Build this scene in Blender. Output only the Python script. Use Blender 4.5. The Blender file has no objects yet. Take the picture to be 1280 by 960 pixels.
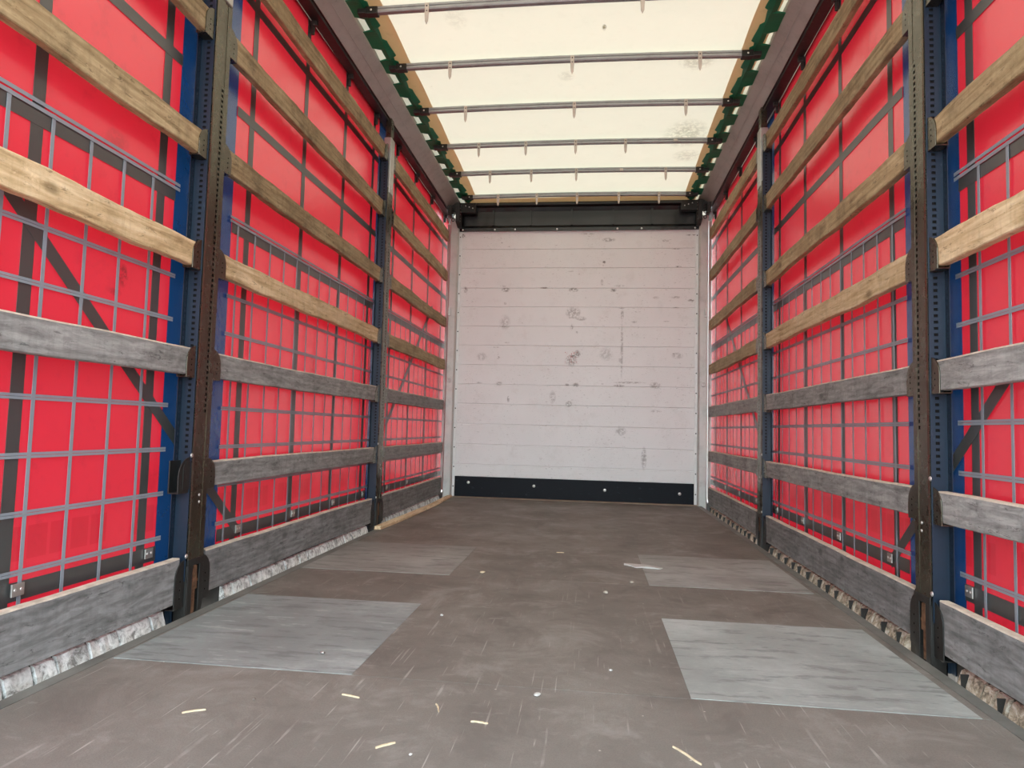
import bpy, bmesh, math, random
from mathutils import Vector, Matrix
random.seed(7)
sc = bpy.context.scene
C = sc.collection

# ------------------------------------------------------------------ camera
CX, CZ, YAW, PITCH, ROLL, FPX = 0.179, 0.67, 0.1186, 0.0653, 0.0251, 846.7
fw = Vector((-math.sin(YAW) * math.cos(PITCH), math.cos(YAW) * math.cos(PITCH), math.sin(PITCH)))
rr = Vector((math.cos(YAW), math.sin(YAW), 0))
uu = rr.cross(fw)
R_ = rr * math.cos(ROLL) + uu * math.sin(ROLL)
U_ = -rr * math.sin(ROLL) + uu * math.cos(ROLL)
cam = bpy.data.cameras.new('camera')
cam.sensor_fit = 'HORIZONTAL'; cam.sensor_width = 36.0; cam.lens = FPX / 1280 * 36.0
cam.clip_start = 0.02; cam.clip_end = 200
co = bpy.data.objects.new('camera', cam); C.objects.link(co)
B = -fw
co.matrix_world = Matrix(((R_.x, U_.x, B.x, CX), (R_.y, U_.y, B.y, 0), (R_.z, U_.z, B.z, CZ), (0, 0, 0, 1)))
sc.camera = co

# ------------------------------------------------------------------ world, sun, exposure
SKY_STRENGTH = 10.0
world = bpy.data.worlds.new('world'); sc.world = world; world.use_nodes = True
wn = world.node_tree; wn.nodes.clear()
wo = wn.nodes.new('ShaderNodeOutputWorld'); wb = wn.nodes.new('ShaderNodeBackground')
wt = wn.nodes.new('ShaderNodeTexCoord'); ws = wn.nodes.new('ShaderNodeSeparateXYZ'); wr = wn.nodes.new('ShaderNodeValToRGB')
wm = wn.nodes.new('ShaderNodeMapRange'); wm.inputs[1].default_value = -1; wm.inputs[2].default_value = 1
wn.links.new(wt.outputs['Generated'], ws.inputs[0]); wn.links.new(ws.outputs['Z'], wm.inputs[0]); wn.links.new(wm.outputs[0], wr.inputs[0])
e = wr.color_ramp.elements
e[0].position = 0.0; e[0].color = (0.30, 0.28, 0.25, 1)
e[1].position = 1.0; e[1].color = (0.66, 0.84, 1.0, 1)
q = e.new(0.49); q.color = (0.42, 0.41, 0.39, 1)
q = e.new(0.52); q.color = (0.80, 0.95, 1.0, 1)
wn.links.new(wr.outputs[0], wb.inputs[0]); wb.inputs[1].default_value = SKY_STRENGTH
wn.links.new(wb.outputs[0], wo.inputs[0])
sun = bpy.data.lights.new('sun', 'SUN'); sun.energy = 8.0; sun.angle = math.radians(3); sun.color = (1.0, 0.93, 0.80)
so = bpy.data.objects.new('sun', sun); C.objects.link(so)
so.rotation_euler = Vector((0.45, -0.35, -1.0)).to_track_quat('-Z', 'Y').to_euler()
sc.view_settings.view_transform = 'Standard'; sc.view_settings.look = 'None'
sc.view_settings.exposure = 0.1; sc.view_settings.gamma = 1.0; sc.view_settings.use_curve_mapping = False

# ------------------------------------------------------------------ object helpers
def link(name, bm, m, parent=None, smooth=False, bevel=0):
    me = bpy.data.meshes.new(name)
    bmesh.ops.recalc_face_normals(bm, faces=bm.faces)
    bm.to_mesh(me); bm.free()
    if smooth:
        for p in me.polygons: p.use_smooth = True
    me.materials.append(m)
    o = bpy.data.objects.new(name, me); C.objects.link(o)
    if parent is not None: o.parent = parent
    if bevel:
        b = o.modifiers.new('bevel', 'BEVEL'); b.width = bevel; b.segments = 2; b.limit_method = 'ANGLE'
    return o
def tag(o, label=None, cat=None, group=None, kind=None):
    if label: o['label'] = label
    if cat: o['category'] = cat
    if group: o['group'] = group
    if kind: o['kind'] = kind
    return o
def empty(name, loc, label, cat, group=None):
    o = bpy.data.objects.new(name, None); C.objects.link(o); o.location = loc; o.empty_display_size = .1
    return tag(o, label, cat, group)
def box(bm, x0, x1, y0, y1, z0, z1):
    vs = [bm.verts.new((x, y, z)) for x in (x0, x1) for y in (y0, y1) for z in (z0, z1)]
    for f in ((0, 1, 3, 2), (4, 6, 7, 5), (0, 4, 5, 1), (2, 3, 7, 6), (0, 2, 6, 4), (1, 5, 7, 3)):
        bm.faces.new([vs[i] for i in f])
    return vs
def prism_y(bm, prof, y0, y1):          # profile of (x, z) run along y
    a = [bm.verts.new((x, y0, z)) for x, z in prof]; b = [bm.verts.new((x, y1, z)) for x, z in prof]
    n = len(prof)
    bm.faces.new(a); bm.faces.new(b[::-1])
    for i in range(n): bm.faces.new((a[i], b[i], b[(i + 1) % n], a[(i + 1) % n]))
def prism_x(bm, prof, x0, x1):          # profile of (y, z) run along x
    a = [bm.verts.new((x0, y, z)) for y, z in prof]; b = [bm.verts.new((x1, y, z)) for y, z in prof]
    n = len(prof)
    bm.faces.new(a); bm.faces.new(b[::-1])
    for i in range(n): bm.faces.new((a[i], b[i], b[(i + 1) % n], a[(i + 1) % n]))
def prism_z(bm, prof, z0, z1):
    a = [bm.verts.new((x, y, z0)) for x, y in prof]; b = [bm.verts.new((x, y, z1)) for x, y in prof]
    n = len(prof)
    bm.faces.new(a); bm.faces.new(b[::-1])
    for i in range(n): bm.faces.new((a[i], b[i], b[(i + 1) % n], a[(i + 1) % n]))
def dome(bm, c, axis, r, h=0.5, seg=10):  # bolt head: flattened half ball pointing along axis
    ax = Vector(axis).normalized(); t = ax.orthogonal().normalized(); s = ax.cross(t); c = Vector(c)
    rings = []
    for k in range(4):
        a = k / 4 * math.pi / 2
        rings.append([bm.verts.new(c + ax * (r * h * math.sin(a)) + (t * math.cos(i * 2 * math.pi / seg) + s * math.sin(i * 2 * math.pi / seg)) * r * math.cos(a)) for i in range(seg)])
    top = bm.verts.new(c + ax * r * h)
    for k in range(3):
        for i in range(seg): bm.faces.new((rings[k][i], rings[k][(i + 1) % seg], rings[k + 1][(i + 1) % seg], rings[k + 1][i]))
    for i in range(seg): bm.faces.new((rings[3][i], rings[3][(i + 1) % seg], top))
    bm.faces.new(rings[0][::-1])
def torus(bm, c, n, R, r, seg=20, sub=8):
    n = Vector(n).normalized(); t = n.orthogonal().normalized(); s = n.cross(t); c = Vector(c); rs = []
    for i in range(seg):
        a = i / seg * 2 * math.pi; d = t * math.cos(a) + s * math.sin(a)
        rs.append([bm.verts.new(c + d * (R + r * math.cos(b)) + n * r * math.sin(b)) for b in [k / sub * 2 * math.pi for k in range(sub)]])
    for i in range(seg):
        for k in range(sub): bm.faces.new((rs[i][k], rs[(i + 1) % seg][k], rs[(i + 1) % seg][(k + 1) % sub], rs[i][(k + 1) % sub]))

# ------------------------------------------------------------------ material helpers
class NT:
    def __init__(s, name):
        s.m = bpy.data.materials.new(name); s.m.use_nodes = True; s.t = s.m.node_tree; s.t.nodes.clear()
        s.out = s.t.nodes.new('ShaderNodeOutputMaterial')
    def n(s, typ, **kw):
        nd = s.t.nodes.new(typ)
        for k, v in kw.items():
            if k.startswith('_'): setattr(nd, k[1:], v)
        return nd
    def l(s, a, b): s.t.links.new(a, b)
    def setv(s, sock, v):
        if isinstance(v, bpy.types.NodeSocket): s.l(v, sock)
        else: sock.default_value = v
    def math(s, op, a, b=None, c=None, clamp=False):
        nd = s.t.nodes.new('ShaderNodeMath'); nd.operation = op; nd.use_clamp = clamp
        s.setv(nd.inputs[0], a)
        if b is not None: s.setv(nd.inputs[1], b)
        if c is not None: s.setv(nd.inputs[2], c)
        return nd.outputs[0]
    def mix(s, f, a, b):
        nd = s.t.nodes.new('ShaderNodeMix'); nd.data_type = 'RGBA'; s.setv(nd.inputs[0], f)
        for k, v in ((6, a), (7, b)):
            if isinstance(v, (tuple, list)): nd.inputs[k].default_value = (*v[:3], 1)
            else: s.l(v, nd.inputs[k])
        return nd.outputs[2]
    def coords(s, scale=(1, 1, 1), rand=False, rot=(0, 0, 0)):
        tc = s.t.nodes.new('ShaderNodeTexCoord'); mp = s.t.nodes.new('ShaderNodeMapping')
        mp.inputs['Scale'].default_value = scale; mp.inputs['Rotation'].default_value = rot
        s.l(tc.outputs['Object'], mp.inputs['Vector'])
        if rand:
            oi = s.t.nodes.new('ShaderNodeObjectInfo'); v = s.t.nodes.new('ShaderNodeVectorMath'); v.operation = 'ADD'
            k = s.math('MULTIPLY', oi.outputs['Random'], 37.0)
            s.l(mp.outputs[0], v.inputs[0]); s.l(k, v.inputs[1]); return v.outputs[0]
        return mp.outputs[0]
    def xyz(s):
        tc = s.t.nodes.new('ShaderNodeTexCoord'); sp = s.t.nodes.new('ShaderNodeSeparateXYZ'); s.l(tc.outputs['Object'], sp.inputs[0]); return sp.outputs
    def noise(s, vec, scale=5, detail=4, rough=.55, dist=0):
        nd = s.t.nodes.new('ShaderNodeTexNoise'); s.l(vec, nd.inputs['Vector'])
        nd.inputs['Scale'].default_value = scale; nd.inputs['Detail'].default_value = detail
        nd.inputs['Roughness'].default_value = rough; nd.inputs['Distortion'].default_value = dist
        return nd.outputs[0]
    def ramp(s, f, stops):
        nd = s.t.nodes.new('ShaderNodeValToRGB'); s.l(f, nd.inputs[0]); el = nd.color_ramp.elements
        el[0].position, el[0].color = stops[0][0], (*stops[0][1], 1); el[1].position, el[1].color = stops[-1][0], (*stops[-1][1], 1)
        for p, c in stops[1:-1]:
            q = el.new(p); q.color = (*c, 1)
        return nd.outputs[0]
    def step(s, f, a, b):               # smooth 0..1 from a to b
        nd = s.t.nodes.new('ShaderNodeMapRange'); nd.inputs[1].default_value = a; nd.inputs[2].default_value = b; nd.clamp = True
        s.setv(nd.inputs[0], f); return nd.outputs[0]
    def bump(s, h, strength=.3, dist=.01):
        nd = s.t.nodes.new('ShaderNodeBump'); nd.inputs['Strength'].default_value = strength; nd.inputs['Distance'].default_value = dist
        s.l(h, nd.inputs['Height']); return nd.outputs[0]
    def pbr(s, col, rough=.5, metal=0, spec=.5, normal=None, out=True):
        p = s.t.nodes.new('ShaderNodeBsdfPrincipled')
        if isinstance(col, (tuple, list)): p.inputs['Base Color'].default_value = (*col[:3], 1)
        else: s.l(col, p.inputs['Base Color'])
        s.setv(p.inputs['Roughness'], rough); s.setv(p.inputs['Metallic'], metal); p.inputs['Specular IOR Level'].default_value = spec
        if normal is not None: s.l(normal, p.inputs['Normal'])
        if out: s.l(p.outputs[0], s.out.inputs[0])
        return p.outputs[0]

def simple(name, col, rough=.5, metal=0, spec=.5, var=.25, scale=12):
    t = NT(name); n = t.noise(t.coords(rand=True), scale, 5, .6)
    c = t.mix(t.step(n, .35, .7), tuple(k * (1 - var) for k in col), tuple(min(1, k * (1 + var)) for k in col))
    t.pbr(c, rough, metal, spec); return t.m

def blot(t, x, a, b, lst):
    tot = None
    for (ma, mb, ra, rb, st) in lst:
        da = t.math('DIVIDE', t.math('SUBTRACT', x[a], ma), ra); db = t.math('DIVIDE', t.math('SUBTRACT', x[b], mb), rb)
        d = t.math('ADD', t.math('MULTIPLY', da, da), t.math('MULTIPLY', db, db)); k = t.math('MULTIPLY', t.step(d, 1.4, .2), st)
        tot = k if tot is None else t.math('MAXIMUM', tot, k)
    return tot
def cloth(name, col, trans_col, trans=.5, rough=.4, spec=.8, dirt=(0.1, 0.02, 0.03), dirt_amt=.35, printed=False, ior=1.5):
    t = NT(name); v = t.coords()
    n1 = t.noise(v, 2.2, 4, .6); n2 = t.noise(v, 14, 5, .65)
    f = t.math('MULTIPLY', t.step(n2, .56, .8), dirt_amt)
    c = t.mix(t.math('MULTIPLY', t.step(n1, .35, .7), .18), col, tuple(k * .75 for k in col)); c = t.mix(f, c, dirt)
    tc_ = t.mix(t.math('MULTIPLY', f, .8), trans_col, tuple(k * .6 for k in trans_col))
    # thin dark rub marks
    sv = t.coords(scale=(1, 1.2, 9), rot=(.5, 0, 0)); n3 = t.noise(sv, 7, 6, .7, .4)
    rub = t.math('MULTIPLY', t.step(n3, .68, .74), .35)
    c = t.mix(rub, c, dirt); tc_ = t.mix(rub, tc_, dirt)
    if name == 'cream_tarpaulin':
        x = t.xyz(); gr = t.noise(v, 30, 6, .75)
        k = blot(t, x, 0, 1, [(.21, 3.64, .012, .03, 1.3), (.77, 4.02, .10, .10, .5), (.84, 5.05, .15, .22, .6), (-.02, 4.15, .05, .06, .3), (.9, 5.45, .1, .1, .4), (-.6, 3.5, .06, .1, .2)])
        k = t.math('MULTIPLY', t.math('MULTIPLY', k, t.step(gr, .40, .55)), .75, clamp=True)
        c = t.mix(k, c, (.22, .17, .08)); tc_ = t.mix(k, tc_, (.30, .24, .12))
    if printed:
        xx = t.xyz(); gr = t.noise(v, 38, 6, .8)
        k = blot(t, xx, 1, 2, [(1.995, 1.13, .022, .035, .9), (1.96, 1.07, .03, .012, .6), (1.93, 1.55, .05, .03, .4), (1.86, 2.3, .1, .05, .3), (3.5, .98, .06, .05, .35)])
        k = t.math('MULTIPLY', t.math('MULTIPLY', k, t.step(gr, .42, .52)), t.math('MULTIPLY', t.math('LESS_THAN', xx[0], 0.0), .8), clamp=True)
        c = t.mix(k, c, (.05, .012, .012)); tc_ = t.mix(k, tc_, (.08, .01, .012))
        x = t.xyz()
        band = t.math('MULTIPLY', t.math('GREATER_THAN', x[2], .285), t.math('LESS_THAN', x[2], .375))
        fr = t.math('FRACT', t.math('MULTIPLY', x[1], 13.0)); blk = t.math('LESS_THAN', fr, .86)
        fr2 = t.math('FRACT', t.math('MULTIPLY', x[1], 1.9)); blk2 = t.math('LESS_THAN', fr2, .8)
        pm = t.math('MULTIPLY', t.math('MULTIPLY', band, blk), t.math('MULTIPLY', blk2, .38))
        c = t.mix(pm, c, (.35, .01, .02)); tc_ = t.mix(pm, tc_, (.30, .004, .01))
    nb = t.bump(t.math('ADD', t.noise(v, 3.5, 3, .5), t.math('MULTIPLY', n2, .15)), .13, .03)
    p = t.pbr(t.mix(trans, c, (0, 0, 0)), rough, 0, spec, nb, out=False)
    p.node.inputs['IOR'].default_value = ior
    tr = t.t.nodes.new('ShaderNodeBsdfTranslucent'); t.l(t.mix(trans, (0, 0, 0), tc_), tr.inputs[0])
    mx = t.t.nodes.new('ShaderNodeAddShader')
    t.l(p, mx.inputs[0]); t.l(tr.outputs[0], mx.inputs[1]); t.l(mx.outputs[0], t.out.inputs[0])
    return t.m

def wood(name, dark, mid, light, grey=0.0, stain=.5):
    t = NT(name); v = t.coords(scale=(1, .07 + .10 * grey, 1), rand=True); v2 = t.coords(rand=True)
    warp = t.noise(v2, 3, 3, .5)
    g = t.noise(v, 46, 6, .62, 1.2); g2 = t.noise(t.coords(scale=(1, .3, 1), rand=True), 12, 6, .72, .8)
    wv = t.t.nodes.new('ShaderNodeTexWave'); wv.bands_direction = 'Z'; t.l(t.coords(scale=(1, .10, 1), rand=True), wv.inputs['Vector'])
    wv.inputs['Scale'].default_value = 11; wv.inputs['Distortion'].default_value = 7; wv.inputs['Detail'].default_value = 3; wv.inputs['Detail Scale'].default_value = 1.2
    f = t.math('ADD', t.math('MULTIPLY', g, .5), t.math('ADD', t.math('MULTIPLY', g2, .44), t.math('MULTIPLY', wv.outputs[0], .06)))
    c = t.ramp(f, [(.33, dark), (.47, mid), (.62, light)])
    vo = t.t.nodes.new('ShaderNodeTexVoronoi'); t.l(t.coords(scale=(1, .55, 1), rand=True), vo.inputs['Vector']); vo.inputs['Scale'].default_value = 5.5
    kn = t.step(vo.outputs['Distance'], .11, .05)
    c = t.mix(t.math('MULTIPLY', kn, .6), c, tuple(k * .45 for k in dark))
    d = t.math('MULTIPLY', t.step(t.noise(v2, 6, 6, .7), .5, .72), stain)
    c = t.mix(d, c, tuple(k * .42 for k in dark))
    p1 = t.math('MULTIPLY', t.step(t.noise(t.coords(scale=(1, .4, 1), rand=True), 16, 6, .75, .8), .62, .68), .4)
    c = t.mix(p1, c, tuple(min(1, k * 1.2) for k in light))
    # short dark dents and knocks, and pale sawn streaks across the grain
    dn = t.noise(t.coords(scale=(1, .45, 1.6), rand=True), 34, 6, .78, .5)
    c = t.mix(t.math('MULTIPLY', t.step(dn, .585, .63), .62), c, tuple(k * .4 for k in dark))
    sw = t.noise(t.coords(scale=(1, 1, .12), rand=True, rot=(.15, 0, 0)), 60, 3, .6)
    c = t.mix(t.math('MULTIPLY', t.step(sw, .5, .7), .22), c, dark)
    oi = t.t.nodes.new('ShaderNodeObjectInfo'); hsv = t.t.nodes.new('ShaderNodeHueSaturation')
    t.l(c, hsv.inputs['Color']); t.l(t.math('ADD', t.math('MULTIPLY', oi.outputs['Random'], .3), .85), hsv.inputs['Value'])
    t.pbr(hsv.outputs[0], .72, 0, .35, t.bump(g, .35, .004)); return t.m

# fabrics
M_red = cloth('red_vinyl', (.46, .028, .05), (.95, .018, .038), .056, .27, .5, printed=True, ior=2.05)
M_blue = cloth('blue_vinyl', (.008, .045, .14), (.006, .06, .20), .035, .27, .5, dirt=(.02, .03, .05), ior=2.05)
M_dark = cloth('dark_webbing', (.06, .066, .064), (.05, .055, .06), .03, .33, .5, dirt=(.02, .02, .02), ior=1.9)
M_tape = cloth('grey_tape', (.27, .32, .36), (.30, .36, .42), .05, .5, .5, dirt=(.1, .1, .1))
M_roof = cloth('cream_tarpaulin', (.86, .80, .62), (1.0, .91, .68), .066, .6, .3, dirt=(.50, .42, .25), dirt_amt=.10)
M_hem = cloth('tan_hem', (.62, .43, .26), (.9, .64, .40), .28, .6, .3, dirt=(.35, .22, .12))
M_green = cloth('green_webbing', (.01, .19, .09), (.01, .35, .16), .10, .5, .3, dirt=(.01, .02, .01))
# woods
M_pine = wood('rough_pine', (.17, .125, .062), (.33, .255, .135), (.50, .41, .24), stain=.65)
M_pale = wood('pale_pine', (.30, .21, .10), (.56, .43, .24), (.76, .64, .42), stain=.35)
M_grey = wood('grey_weathered_wood', (.12, .122, .118), (.255, .262, .252), (.40, .41, .395), 1, .5)
M_ply = wood('grey_plywood', (.095, .10, .097), (.185, .192, .188), (.29, .30, .298), 1, .5)
M_edge = simple('pale_board_edge', (.62, .56, .46), .8, 0, .3, .2, 25)
M_batten = wood('batten_wood', (.34, .23, .12), (.60, .46, .28), (.80, .66, .44), stain=.3)
# metals
def steel(name, col, rough=.35, metal=.7, scuff=(.35, .34, .33), amt=.5, s=18):
    t = NT(name); v = t.coords(rand=True)
    n = t.noise(v, s, 6, .7); n2 = t.noise(t.coords(scale=(1, 1, .3), rand=True), 40, 5, .7)
    c = t.mix(t.math('MULTIPLY', t.step(n2, .62, .72), amt), col, scuff)
    c = t.mix(t.math('MULTIPLY', t.step(n, .5, .75), .45), c, tuple(k * .5 for k in col))
    t.pbr(c, t.math('ADD', t.math('MULTIPLY', n, .25), rough - .1), metal, .6, t.bump(n, .15, .004)); return t.m
M_post = steel('dark_painted_steel', (.15, .137, .105), .26, .95, (.42, .36, .28), .28)
M_black = steel('black_steel', (.03, .03, .028), .40, .5, (.25, .24, .22), .35)
M_bluest = steel('blue_painted_steel', (.004, .017, .036), .42, .2, (.2, .25, .3), .2)
M_galv = steel('galvanised_steel', (.50, .50, .47), .36, .75, (.7, .7, .68), .3)
M_rail = steel('rail_aluminium', (.44, .42, .385), .42, .35, (.13, .115, .10), .6, 7)
M_alu = steel('grey_aluminium', (.52, .52, .49), .45, .35, (.3, .28, .25), .4, 10)
M_white = simple('white_paint', (.78, .79, .78), .45, 0, .5, .06)
M_rust = simple('rusty_steel', (.16, .09, .05), .75, .3, .4, .5, 40)
M_hole = simple('dark_hole', (.008, .008, .008), .9, 0, .1, 0)
M_bolt = simple('bright_bolt', (.72, .72, .70), .28, .8, .6, .1)
M_bow = steel('dull_bow_steel', (.36, .37, .37), .42, .6, (.6, .6, .58), .3)
M_tab = simple('beige_tab', (.52, .47, .40), .6, 0, .4, .15)
M_paper = simple('white_film', (.50, .50, .47), .6, 0, .4, .08)
M_stone = simple('pale_grit', (.50, .46, .38), .85, 0, .3, .3, 60)
M_chip = simple('splinter_wood', (.58, .49, .33), .8, 0, .3, .2, 60)

# ------------------------------------------------------------------ floor
def floor_mat():
    t = NT('phenolic_floor'); v = t.coords()
    n = t.noise(v, 1.6, 6, .62); n2 = t.noise(v, 260, 2, .5); n3 = t.noise(v, 9, 6, .7)
    c = t.ramp(n, [(.32, (.145, .132, .112)), (.5, (.18, .165, .142)), (.68, (.235, .222, .195))])
    c = t.mix(t.math('MULTIPLY', t.step(n2, .45, .62), .32), c, (.10, .09, .078))
    c = t.mix(t.math('MULTIPLY', t.step(n3, .58, .72), .25), c, (.33, .32, .285))
    n5 = t.noise(v, 3.6, 7, .72, .5)
    c = t.mix(t.math('MULTIPLY', t.step(n5, .52, .66), .5), c, (.33, .32, .29))
    c = t.mix(t.math('MULTIPLY', t.step(n5, .47, .36), .55), c, (.10, .088, .075))
    c = t.mix(t.math('MULTIPLY', t.step(t.noise(t.coords(scale=(.4, 1, 1)), 13, 6, .75), .60, .68), .35), c, (.36, .35, .32))
    x = t.xyz()
    near = t.math('MULTIPLY', t.step(x[1], 2.6, 1.2), .22)     # greyer tail: floor reflection painted into the colour
    c = t.mix(near, c, (.27, .27, .25))
    # long scratches, a few directions, mostly near the tail
    wear = t.step(x[1], 3.2, 1.3)
    tot = None
    for ang, sc_, th in ((.25, 70, .675), (-.35, 55, .69), (.85, 60, .70), (-.05, 90, .665), (1.5, 55, .69), (.4, 30, .70), (-.2, 110, .66), (.12, 38, .70)):
        sv = t.coords(scale=(1, .028, 1), rot=(0, 0, ang)); k = t.step(t.noise(sv, sc_, 2, .5, .15), th, th + .03)
        sp = t.step(t.noise(v, 2.3 + sc_ * .03, 3, .6), .50, .62); k = t.math('MULTIPLY', k, sp)
        tot = k if tot is None else t.math('MAXIMUM', tot, k)
    c = t.mix(t.math('MULTIPLY', tot, t.math('ADD', t.math('MULTIPLY', wear, .6), .06)), c, (.46, .44, .40))
    vo = t.t.nodes.new('ShaderNodeTexVoronoi'); t.l(v, vo.inputs['Vector']); vo.inputs['Scale'].default_value = 16
    sp = t.math('MULTIPLY', t.step(vo.outputs['Distance'], .055, .03), t.step(n3, .47, .52))
    c = t.mix(t.math('MULTIPLY', sp, .8), c, (.55, .51, .45))
    t.pbr(c, t.math('ADD', .5, t.math('MULTIPLY', n3, .2)), 0, .4, t.bump(n2, .25, .002)); return t.m
def patch_mat(name, base, lightc, seed):
    t = NT(name); v = t.coords(rand=True)
    n = t.noise(v, 2.2, 6, .65); n3 = t.noise(t.coords(scale=(.25, 1, 1), rand=True), 22, 6, .7); n2 = t.noise(v, 160, 2, .5)
    c = t.ramp(n, [(.3, tuple(k * .72 for k in base)), (.52, base), (.7, lightc)])
    c = t.mix(t.math('MULTIPLY', t.step(n3, .54, .62), .6), c, tuple(k * .42 for k in base))
    c = t.mix(t.math('MULTIPLY', t.step(n3, .42, .36), .5), c, lightc)
    c = t.mix(t.math('MULTIPLY', n2, .25), c, tuple(k * .6 for k in base))
    t.pbr(c, .55, 0, .4, t.bump(n3, .2, .002)); return t.m
bm = bmesh.new()
ys = [-.9, .55, 1.80, 3.06, 4.38, 6.42]
for a, b in zip(ys, ys[1:]): box(bm, -1.15, 1.15, a + .0012, b - .0012, -.03, 0)
o = link('floor', bm, floor_mat()); o['kind'] = 'structure'
bm = bmesh.new(); box(bm, -1.19, 1.19, -.9, 6.49, -.06, -.0301)
o = link('floor', bm, M_black); o['kind'] = 'structure'; o.name = 'trim_6'
M_strip = simple('edge_strip_metal', (.20, .205, .185), .5, .3, .5, .25, 6)
for i, s in enumerate((-1, 1)):
    bm = bmesh.new()
    prism_y(bm, [(s * 1.151, -.03), (s * 1.151, .001), (s * 1.188, .0025), (s * 1.2, -.006), (s * 1.2, -.09), (s * 1.185, -.09), (s * 1.185, -.03)], -.9, 6.42)
    o = link('trim_%d' % (i + 1), bm, M_strip); o['kind'] = 'structure'
bm = bmesh.new(); box(bm, -1.15, 1.15, 6.421, 6.487, -.03, .006)
o = link('trim_3', bm, simple('sill_wood', (.30, .24, .18), .75, 0, .3)); o['kind'] = 'structure'
patches = [(-1.14, -.449, 1.802, 2.55, (.28, .31, .30), (.46, .50, .49), 'large grey floor patch with whitish wear, left side nearest the camera'),
           (-1.15, -.450, 3.062, 3.81, (.27, .275, .25), (.37, .385, .36), 'small-looking grey floor patch on the left, farther from the camera'),
           (.440, 1.125, 1.802, 2.535, (.32, .35, .33), (.46, .50, .48), 'large light grey floor patch, right side nearest the camera'),
           (.440, 1.130, 3.062, 3.80, (.29, .295, .27), (.42, .44, .42), 'grey floor patch on the right beside the torn white scrap, farther from the camera')]
for i, (x0, x1, y0, y1, b_, l_, lab) in enumerate(patches):
    bm = bmesh.new(); w, h = (x1 - x0) / 2, (y1 - y0) / 2; box(bm, -w, w, -h, h, 0, .0012)
    o = link('floor_patch', bm, patch_mat('patch_board_%d' % i, b_, l_, i)); o.location = ((x0 + x1) / 2, (y0 + y1) / 2, 0)
    tag(o, lab, 'floor panel', 'replacement boards let into the floor')

# ------------------------------------------------------------------ front wall
def wall_mat():
    t = NT('scuffed_white_panel'); v = t.coords(); x = t.xyz()
    n = t.noise(v, 2.0, 4, .6); n2 = t.noise(v, 9, 5, .7)
    c = t.mix(t.math('MULTIPLY', t.step(n, .35, .7), .5), (.74, .745, .735), (.82, .83, .82))
    c = t.mix(t.math('MULTIPLY', t.step(n2, .55, .75), .22), c, (.50, .48, .44))
    # clusters of small dark rub marks: fine noise kept only inside soft column shaped clusters
    a1 = t.noise(t.coords(scale=(1, 1, 2.4)), 34, 6, .75, .6); a2 = t.noise(t.coords(scale=(1, 1, .9)), 60, 5, .8, .5)
    cl = t.noise(t.coords(scale=(1.6, 1, .45)), 3.2, 3, .6)
    m1 = t.math('MULTIPLY', t.step(a1, .60, .64), t.step(cl, .40, .55))
    m2 = t.math('MULTIPLY', t.step(a2, .64, .68), t.step(cl, .46, .56))
    c = t.mix(t.math('MULTIPLY', m1, .5), c, (.20, .18, .16)); c = t.mix(t.math('MULTIPLY', m2, .55), c, (.22, .19, .17))
    # single marks with a place of their own (x, z, half width, half height, strength)
    tot = None
    for (mx, mz, rx, rz, st) in ((.0, 1.375, .05, .014, 1), (.03, 1.40, .03, .035, .8), (-.03, 1.33, .05, .05, .7), (.45, 1.45, .012, .26, .55), (.45, 1.78, .014, .05, .6),
            (-.68, 1.66, .05, .012, .7), (-.68, 1.70, .05, .07, .35), (-.68, 2.02, .04, .022, .8), (-.02, 2.02, .045, .02, .9), (.36, 2.02, .03, .02, .9), (-.3, 2.04, .04, .008, .8),
            (-.02, 1.80, .07, .05, .6), (.06, 1.74, .05, .02, .6), (.31, 2.51, .06, .02, .6), (.27, 2.29, .015, .014, 1), (.97, 2.245, .03, .007, 1), (1.09, 2.55, .05, .006, 1),
            (.67, .42, .025, .10, .6), (.45, .67, .05, .04, .5), (.02, 1.10, .03, .02, .8), (-.72, 1.10, .03, .02, .6), (.53, 1.13, .14, .01, .6), (1.09, 1.92, .03, .012, .9),
            (-1.12, 2.56, .02, .02, 1), (-1.08, 2.02, .02, .03, .7), (.95, 1.95, .05, .012, .5), (-.2, .98, .03, .06, .4), (.1, 2.57, .07, .006, .7), (.3, 1.40, .06, .06, .35), (-.9, 1.36, .05, .04, .35)):
        dx = t.math('DIVIDE', t.math('SUBTRACT', x[0], mx), rx); dz = t.math('DIVIDE', t.math('SUBTRACT', x[2], mz), rz)
        d = t.math('ADD', t.math('MULTIPLY', dx, dx), t.math('MULTIPLY', dz, dz))
        k = t.math('MULTIPLY', t.step(d, 1.4, .2), st)
        tot = k if tot is None else t.math('MAXIMUM', tot, k)
    rnd = random.Random(5); ex = []
    for k in range(34): ex.append((rnd.choice([-.98, -.72, -.68, -.4, -.02, .0, .3, .45, .5, .8, 1.0]) + rnd.uniform(-.07, .07), rnd.uniform(.3, 2.55), rnd.choice([.012, .03, .05]), rnd.choice([.006, .012, .03]), rnd.uniform(.35, .75)))
    tot = t.math('MAXIMUM', tot, blot(t, x, 0, 2, ex))
    grit = t.step(t.noise(v, 38, 6, .8), .44, .52)
    c = t.mix(t.math('MULTIPLY', t.math('MULTIPLY', tot, grit), .9), c, (.13, .11, .095))
    red = t.math('MULTIPLY', t.math('MULTIPLY', t.math('LESS_THAN', t.math('ABSOLUTE', t.math('ADD', x[0], .03)), .06), t.math('LESS_THAN', t.math('ABSOLUTE', t.math('SUBTRACT', x[2], 1.36)), .06)), t.step(t.noise(v, 55, 3, .7), .56, .62))
    c = t.mix(t.math('MULTIPLY', red, .8), c, (.45, .12, .10))
    t.pbr(c, .45, 0, .4, t.bump(n2, .1, .003)); return t.m
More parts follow.
